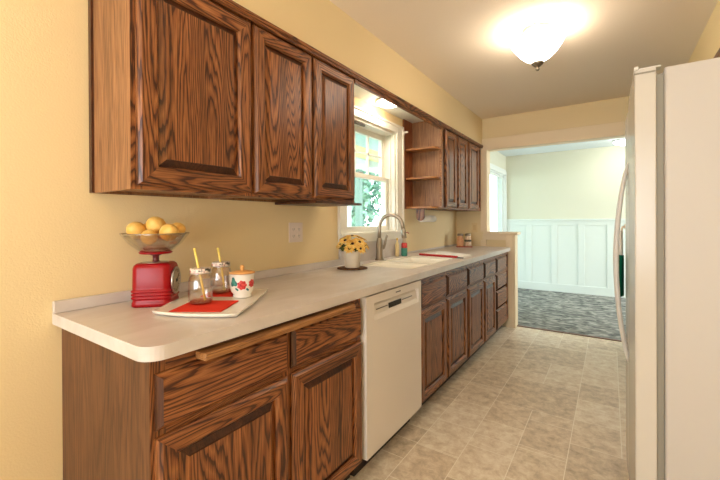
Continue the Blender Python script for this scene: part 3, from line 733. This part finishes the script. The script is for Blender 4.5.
# potted sunflowers on mat
tag(obj('round_mat', (lambda bm: (lathe(bm, [(.085, 0), (.098, .001), (.100, .004), (.096, .007), (.08, .008)], 40, (.195, 1.93, .9145)), bm)[1])(bmesh.new()), wicker), 'round dark woven mat under the flower pot', 'mat')
pt = thing('flower_pot', 'white pot of yellow sunflowers on a dark mat left of the faucet', 'potted flowers', (.195, 1.93, .923))
bm = bmesh.new(); lathe(bm, [(.044, 0), (.049, .003), (.053, .10), (.055, .105), (.055, .110), (.050, .110), (.048, .09), (.0005, .088)], 36); obj('pot', bm, ceramic_matt, pt)
random.seed(5)
bm = bmesh.new()
for k in range(70):
    a = random.uniform(0, 2*PI); r0 = random.uniform(.02, .05); r1 = random.uniform(.07, .098); z0_ = random.uniform(.10, .12); z1_ = random.uniform(.095, .16)
    p0 = Vector((r0*math.cos(a), r0*math.sin(a), z0_)); p1 = Vector((r1*math.cos(a), r1*math.sin(a), z1_)); m_ = (p0+p1)/2+Vector((0, 0, .012)); s = Vector((-math.sin(a), math.cos(a), .3))*.012
    v = [bm.verts.new(q) for q in (p0, m_+s, p1, m_-s)]; bm.faces.new(v)
fo = obj('foliage', bm, leafm, pt, recalc=False)
blooms = [(-.07, .0, .135, .030), (-.045, -.05, .175, .034), (.0, -.065, .155, .034), (.045, -.05, .165, .033), (.08, -.01, .140, .030), (.0, -.01, .20, .036), (.055, .02, .185, .032), (-.05, .03, .185, .03), (-.02, -.08, .125, .026), (.05, -.075, .125, .026), (.08, .045, .14, .028), (-.075, -.035, .15, .026)]
for (a, b, z, rr) in blooms:
    rr *= 1.25
    cpt = Rw*a + Vector((.6, -.8, 0))*(-b) + Vector((0, 0, z))
    nrm = (cpt - Vector((0, 0, .06))).normalized()
    Mf = Matrix.Translation(cpt) @ nrm.to_track_quat('Z', 'Y').to_matrix().to_4x4()
    bm = bmesh.new()
    for ring_, (n_, L_) in enumerate(((13, 1.0), (11, .8))):
        for k in range(n_):
            t = 2*PI*k/n_+ring_*.2+random.uniform(-.08, .08); l = rr*1.25*L_*random.uniform(.9, 1.1); wd = rr*.26
            e1 = Vector((math.cos(t), math.sin(t), 0)); e2 = Vector((-math.sin(t), math.cos(t), 0)); up_ = Vector((0, 0, 1))
            q = [e1*rr*.22+e2*wd*.5, e1*l*.62+e2*wd+up_*.006, e1*l+up_*(.001+.004*ring_), e1*l*.62-e2*wd+up_*.006, e1*rr*.22-e2*wd*.5]
            bm.faces.new([bm.verts.new(Mf @ v) for v in q])
    fl = obj('sunflower', bm, petal, pt, recalc=False)
    bm = bmesh.new(); lathe(bm, [(rr*.22, .001), (rr*.22, .005), (rr*.13, .009), (.0005, .0095)], 14, M=Mf); obj('flower_centre', bm, seedm, fl)

# folded towel with red edge
tw = thing('dish_towel', 'folded white towel with a red edge lying right of the sink', 'towel', (0, 0, 0))
P1, P2, P3, P4 = Vector((.335, 2.985)), Vector((.585, 2.985)), Vector((.585, 3.42)), Vector((.335, 3.42))
P1, P2 = Vector((.20, 2.99)), Vector((.575, 2.92)); P3, P4 = Vector((.60, 3.10)), Vector((.22, 3.34))
bm = bmesh.new()
for k, (s, z) in enumerate(((1, .9145), (.985, .920), (.97, .9255))):
    c0 = (P1+P2+P3+P4)/4; q = [c0+(p-c0)*s for p in (P1, P2, P3, P4)]
    prism(bm, [(p.x, p.y) for p in q], z, z+.0052)
obj('cloth', bm, towel_white, tw, .002)
bm = bmesh.new(); d1 = (P2-P1).normalized(); n1 = Vector((d1.y, -d1.x))
q = [P1-d1*.02, P2-d1*.03, P2-d1*.03+n1*.022, P1-d1*.02+n1*.026]
prism(bm, [(p.x, p.y) for p in q], .9145, .932); obj('red_edge', bm, red_plain, tw, .003)
bm = bmesh.new(); q = [P2-d1*.03, P2+d1*.02, P2+d1*.02+n1*.012, P2-d1*.03+n1*.020]
prism(bm, [(p.x, p.y) for p in q], .9145, .922); obj('dark_tip', bm, black, tw, .002)

# seasoning jars on red tray
tr = tag(obj('red_trivet', B((-.088, .088, -.042, .042, 0, .008)), red_plain, None, .003), 'small red tray under two seasoning jars in the far counter corner', 'tray')
trv = (.185, 4.15, .9145); trz = math.atan2(.08, .15); tr.location = trv; tr.rotation_euler = (0, 0, trz)
def shaker(off, label, mat, band):
    x = trv[0]+off*math.cos(trz); y = trv[1]+off*math.sin(trz)
    t = thing('seasoning_jar', label, 'jar', (x, y, .9228), trz, 'seasoning jars on the red tray')
    bm = bmesh.new(); lathe(bm, [(.034, 0), (.038, .003), (.038, .03), (.035, .095), (.029, .115), (.029, .120)], 24); obj('jar_body', bm, mat, t)
    if band:
        bm = bmesh.new(); lathe(bm, [(.0368, .055), (.039, .060), (.039, .072), (.0370, .078)], 24); tube(bm, [(.024, -.034, .066), (.0, -.043, .060), (-.024, -.035, .066)], .004, 8); obj('label_band', bm, plain('dark_green_band', srgb(70, 66, 40), .6, bump=(60, .5, .001)), t)
    bm = bmesh.new(); lathe(bm, [(.031, .1205), (.032, .123), (.032, .141), (.026, .147), (.0005, .149)], 24); obj('lid', bm, chrome, t)
shaker(-.044, 'seasoning jar with orange contents, left one on the red tray', ramp_noise('orange_spice', (srgb(206, 140, 92), srgb(226, 170, 122)), sc=60, rough=.3), False)
shaker(.044, 'pale seasoning jar with dark band, right one on the red tray', ramp_noise('pale_spice', (srgb(196, 150, 120), srgb(232, 210, 176)), sc=60, rough=.3), True)

# paper towel holder
ph = thing('paper_towel_holder', 'wooden paper towel holder mounted under the open shelves', 'holder')
def tongue(y):
    bm = bmesh.new(); ol = [(-.040, 0), (.040, 0)]
    for k in range(11):
        a = -PI*k/10; ol.append((.040*math.cos(a), -.070+.040*math.sin(a)))
    M = Matrix.Translation((.15, y, 1.329)) @ Matrix.Rotation(PI/2, 4, 'X')
    prism(bm, ol, -.008, .008, M=M); return obj('bracket', bm, oak_v, ph, .003)
tongue(3.06)
bm = bmesh.new(); tube(bm, [(.15, 3.069, 1.249), (.15, 3.40, 1.249)], .009, 16); obj('rod', bm, oak_h, ph)
rl = tag(obj('paper_towel_roll', (lambda bm: (lathe(bm, [(.0195, 0), (.031, 0), (.031, .29), (.0195, .29)], 28, M=Matrix.Translation((.15, 3.36, 1.239)) @ Matrix.Rotation(PI/2, 4, 'X'), close=True), bm)[1])(bmesh.new()), paper), 'nearly used-up white paper towel roll hanging under the open shelves', 'paper towel')

# outlets
def outlet(name, label, M, wd, ht, mat, gang, grp=None):
    t = thing(name, label, 'outlet'); t.matrix_world = M
    obj('plate', B((0.0005, .006, -wd/2, wd/2, -ht/2, ht/2)), mat, t, .0015)
    for g in range(gang):
        cy = (g-(gang-1)/2)*.046
        for cz in (-.02, .02):
            bm = bmesh.new(); prism(bm, rrect(-.013, .013, -.016, .016, .008, 3), .0062, .0078, M=Matrix(((0, 0, 1, 0), (0, 1, 0, cy), (1, 0, 0, cz), (0, 0, 0, 1))))
            s = obj('socket', bm, mat, t)
            for q in ((cy-.007, cy-.005, cz-.005, cz+.005), (cy+.005, cy+.007, cz-.005, cz+.005), (cy-.002, cy+.002, cz-.011, cz-.008)): obj('slot', B((.0079, .0084)+q), greyp, s)
    return t
outlet('wall_outlet', 'double outlet plate on the yellow wall under the wall cabinets', pos((0, 1.612, 1.155)), .115, .118, plain('outlet_beige', srgb(232, 214, 202), .4, bump=(9, .02, .001)), 2)
sw = thing('light_switch', 'single switch plate on the far kitchen wall above the seasoning jars', 'switch', (.225, YE, 1.135), -PI/2)
obj('plate', B((0.0005, .006, -.036, .036, -.058, .058)), plain('switch_yellow', srgb(232, 204, 150), .4, bump=(9, .02, .001)), sw, .0015)
obj('rocker', B((.0062, .009, -.016, .016, -.032, .032)), plain('switch_rocker', srgb(222, 190, 136), .4, bump=(9, .02, .001)), sw, .001)
outlet('dining_outlet', 'white outlet low on the dining room wainscot', Matrix.Translation((1.572, 7.0245, .37)) @ Matrix.Rotation(-PI/2, 4, 'Z'), .075, .118, plate_w, 1)

# ------------------------------------------------------------------ refrigerator
FY0, FY1 = 1.50, 2.40
fr = thing('refrigerator', 'tall white refrigerator at the right edge with curved door handles', 'refrigerator')
bm = bmesh.new(); prism(bm, rrect(1.717, 2.38, FY0, FY1, .006, 2), .02, 1.704); obj('cabinet', bm, fridge_side, fr, .003)
obj('gasket', B((1.698, 1.716, FY0+.012, FY1-.012, .06, 1.69)), gasket, fr)
def fdoor(a, b):
    n = 10; ol = []
    for k in range(n+1):
        y = a+(b-a)*k/n; ol.append((1.637+.004*((2*k/n-1)**2), y))
    ol = [(1.697, a)] + ol + [(1.697, b)]
    bm = bmesh.new(); prism(bm, ol, .06, 1.712); return obj('door', bm, fdm, fr, .004)
fdm = plain('fridge_gloss_front', srgb(202, 195, 184), .22, spec=.4, bump=(5, .01, .001))
d1 = fdoor(FY0, 2.035); d2 = fdoor(2.042, FY1)
obj('hinge_cover', B((1.640, 1.652, FY0+.0, FY0+.06, 1.7125, 1.722), (1.652, 1.71, FY0+.01, FY0+.05, 1.7125, 1.718)), fridge_m, fr, .002)
obj('door_edge_trim', B((1.640, 1.695, FY0-.0022, FY0-.0002, 1.695, 1.700)), gasket, d1)
for y, dr in ((1.985, d1), (2.095, d2)):
    bm = bmesh.new(); n = 18; pts = []
    for k in range(n+1):
        t = k/n; z = .60+.87*t; pts.append((1.642-.047*math.sin(PI*t)**.75, y, z))
    tube(bm, pts, [.0075+.003*math.sin(PI*k/n) for k in range(n+1)], 12); obj('handle', bm, fridge_m, dr)
obj('toe_grille', B((1.70, 1.72, FY0+.02, FY1-.02, .0, .055)), gasket, fr)

# towel hanging from the fridge
ht = thing('hanging_towel', 'green towel with a cream top hanging at the refrigerator handles', 'towel', (1.634, 2.335, 1.02))
bm = bmesh.new(); tube(bm, [(.006, 0, .165), (-.008, 0, .165), (-.012, 0, .15), (-.010, 0, .135)], .005, 8); lathe(bm, [(.012, 0), (.012, .006)], 16, M=Matrix.Translation((.0, 0, .168)) @ Matrix.Rotation(PI/2, 4, 'Y')); obj('hook', bm, ceramic_matt, ht)
def drape(w0, w1, z0_, z1_, x0, th, folds=3):
    bm = bmesh.new(); n = 24; m_ = 8; g = []
    for j in range(m_+1):
        t = j/m_; row = []
        for i in range(n):
            a = 2*PI*i/n; ww = w0+(w1-w0)*t
            yy = ww*math.cos(a); xx = x0+th*math.sin(a)*(1+.25*math.sin(folds*a))
            row.append(bm.verts.new((xx+.003*math.sin(yy*180), yy, z1_+(z0_-z1_)*t)))
        g.append(row)
    for a, b in zip(g, g[1:]):
        for i in range(n):
            f = bm.faces.new((a[i], a[(i+1) % n], b[(i+1) % n], b[i])); f.smooth = True
    bm.faces.new(g[0]); bm.faces.new(g[-1][::-1]); return bm
obj('cream_strap', drape(.014, .020, .02, .145, -.014, .006), towel_white, ht)
obj('cloth', drape(.030, .055, -.19, .018, -.020, .0145, 5), green_cloth, ht)

# brown cabinet on the right behind the fridge
rc = thing('tall_wall_cabinet', 'sliver of oak cabinet above the refrigerator at the right edge', 'cabinet')
obj('carcass', B((2.075, 2.415, 2.42, 4.0, 1.45, 2.138)), oak_side, rc)
cm = bmesh.new()
box(cm, 2.058, 2.0745, 2.42, 4.0, 2.09, 2.138); obj('crown_strip', cm, oak_h, rc, .002)

# ------------------------------------------------------------------ lamps
LX, LY = 1.200, 2.53
cl = thing('ceiling_light', 'lit square frosted glass ceiling lamp with metal finial', 'ceiling light', (LX, LY, ZC))
bm = bmesh.new(); lathe(bm, [(.09, -.001), (.09, -.018), (.075, -.024), (.03, -.026)], 40); obj('canopy', bm, chrome, cl)
def sqf(a, p): # superellipse radius, corners on the x and y axes
    c, s = abs(math.cos(a+PI/4)), abs(math.sin(a+PI/4)); return (c**p+s**p)**(-1/p)
bm = bmesh.new(); n = 96; rg = []
def shade_profile():
    return [(.155, -.066), (.158, -.074), (.155, -.092), (.140, -.120), (.112, -.152), (.075, -.182), (.036, -.204), (.012, -.210)]
for r0, z in shade_profile():
    ring = []
    for k in range(n):
        a = 2*PI*k/n; w_ = min(1, r0/.155)**.6; pw = 2+5*w_
        f_ = sqf(a, pw)/sqf(PI/4*0, pw) ; sc_ = f_
        rad = r0*(1-w_) + r0*sc_*w_
        wav = .010*w_*math.cos(8*a)
        ring.append(bm.verts.new((rad*math.cos(a), rad*math.sin(a), z+wav)))
    rg.append(ring)
for a, b in zip(rg, rg[1:]):
    for k in range(n):
        f = bm.faces.new((a[k], a[(k+1) % n], b[(k+1) % n], b[k])); f.smooth = True
sh = obj('lamp_shade', bm, lamp_m, cl); m_ = sh.modifiers.new('solid', 'SOLIDIFY'); m_.thickness = .004
for k in range(2):
    l = bpy.data.lights.new('bulb', 'POINT'); l.energy = .7; l.color = (1, .90, .78); l.shadow_soft_size = .035
    lo_ = bpy.data.objects.new('bulb_light', l); COL.objects.link(lo_); lo_.location = (LX+(-.07, .07)[k], LY, ZC-.075)
bm = bmesh.new(); lathe(bm, [(.006, -.03), (.006, -.208)], 12); obj('rod', bm, chrome, cl)
bm = bmesh.new(); lathe(bm, [(.032, -.2105), (.036, -.213), (.032, -.223), (.018, -.236), (.006, -.243), (.011, -.249), (.012, -.255), (.007, -.262), (.001, -.264)], 24); obj('finial', bm, chrome, cl)
pk = thing('under_soffit_light', 'round lit disc light under the soffit above the window', 'light', (.165, 2.47, 2.15))
bm = bmesh.new(); lathe(bm, [(.105, -.0005), (.105, -.008), (.095, -.012)], 36); obj('ring', bm, chrome, pk)
bm = bmesh.new(); lathe(bm, [(.093, -.0125), (.085, -.028), (.05, -.042), (.0005, -.046)], 36); obj('lens', bm, puck_m, pk)
dl = thing('dining_ceiling_light', 'bright flush ceiling light in the dining room beyond the refrigerator', 'ceiling light', (1.74, 6.6, 2.38))
bm = bmesh.new(); lathe(bm, [(.14, -.0005), (.14, -.015), (.13, -.02)], 36); obj('ring', bm, white, dl)
bm = bmesh.new(); lathe(bm, [(.128, -.0205), (.11, -.05), (.05, -.07), (.0005, -.075)], 36); obj('lens', bm, dlamp_m, dl)

# ------------------------------------------------------------------ outside: porch and garden
grass = ramp_noise('lawn', (srgb(70, 110, 60), srgb(120, 150, 90)), sc=3, rough=.9)
structure('ground', B((-30, -.2, -10, 34, -.45, -.40)), grass)
porch_white = plain('porch_white', srgb(238, 238, 230), .6, bump=(4, .05, .001))
porch_teal = plain('porch_ceiling_teal', srgb(196, 222, 228), .6, bump=(4, .05, .001))
structure('porch_deck', B((-3.3, -.145, 1.0, 9.6, -.40, -.08)), plain('deck_boards', srgb(196, 196, 194), .8, bump=(6, .2, .002)))
pc = thing('porch_roof', 'white beamed porch roof outside the kitchen window', 'porch roof')
obj('porch_ceiling', B((-3.3, -.145, 1.0, 9.6, 2.62, 2.7)), porch_teal, pc)
cream_b = plain('cream_beam', srgb(246, 228, 170), .6, bump=(4, .05, .001))
for y in (4.0, 5.6, 7.2, 8.8): obj('beam', B((-3.08, -2.45, y, y+.12, 2.46, 2.619)), porch_white, pc)
obj('fascia_beam', B((-2.45, -2.30, 1.0, 9.6, 2.44, 2.619)), cream_b, pc)
obj('fascia_beam', B((-3.2, -3.08, 1.0, 9.6, 2.38, 2.619)), porch_white, pc)
for y, lb in ((6.42, 'white square porch post seen at the left of the window'), (8.6, 'white square porch post farther away along the porch')):
    p_ = thing('porch_post', lb, 'post', (-3.14, y, -.08)); obj('shaft', B((-.06, .06, -.06, .06, .12, 2.459)), porch_white, p_); obj('plinth', B((-.09, .09, -.09, .09, 0, .12)), porch_white, p_, .004)
tp = thing('porch_post', 'grey-green square post just right of the white porch post', 'post', (-3.14, 6.86, -.08)); obj('shaft', B((-.06, .06, -.06, .06, 0, 2.459)), plain('grey_green_paint', srgb(128, 156, 146), .6, bump=(4, .05, .001)), tp)
rlg = thing('porch_railing', 'white porch railing outside the window between the porch posts', 'railing', (-3.14, 0, -.08))
obj('rail', B((-.03, .03, 6.97, 8.50, .88, .93)), porch_white, rlg); obj('rail', B((-.02, .02, 6.97, 8.50, .1, .14)), porch_white, rlg)
for k in range(12): obj('baluster', B((-.012, .012, 7.04+k*.12, 7.064+k*.12, .141, .879)), porch_white, rlg)
trunk_m = ramp_noise('bark', (srgb(70, 56, 44), srgb(112, 94, 76)), sc=12, rough=.9, bump=1)
def tree(x, y, h, r, label, seed, cols):
    random.seed(seed); t = thing('garden_tree', label, 'tree', (x, y, -.40), 0, 'trees behind the porch')
    bm = bmesh.new(); tube(bm, [(0, 0, 0), (.05, 0, h*.4), (0, .1, h*.85)], [.16, .12, .04], 10); obj('trunk', bm, trunk_m, t)
    bm = bmesh.new()
    for k in range(1500):
        d_ = Vector((random.gauss(0, 1), random.gauss(0, 1), random.gauss(0, 1))).normalized()*r*random.uniform(.45, 1)
        c_ = Vector((d_.x, d_.y, h*.6+d_.z*1.35)); s = random.uniform(.10, .22)
        a = Vector((random.uniform(-1, 1), random.uniform(-1, 1), random.uniform(-1, 1))).normalized(); b = a.orthogonal().normalized()
        bm.faces.new([bm.verts.new(c_+q) for q in (a*s, b*s*.6, -a*s, -b*s*.6)])
    obj('crown', bm, ramp_noise('leaves_%d' % seed, cols, sc=2, rough=.8), t, recalc=False)
gcol = (srgb(48, 92, 80), srgb(128, 170, 146))
for i, (x, y, h, r, lb) in enumerate(((-7.6, 11.2, 4.6, 1.7, 'leafy tree filling the left of the window view'), (-10.0, 15.8, 5.4, 1.9, 'leafy tree in the middle of the window view'),
        (-6.0, 15.2, 4.4, 1.3, 'leafy tree at the right of the window view'), (-15, 23.0, 8, 3.0, 'tallest leafy tree far behind the porch'))):
    tree(x, y, h, r, lb, 11+i, gcol)
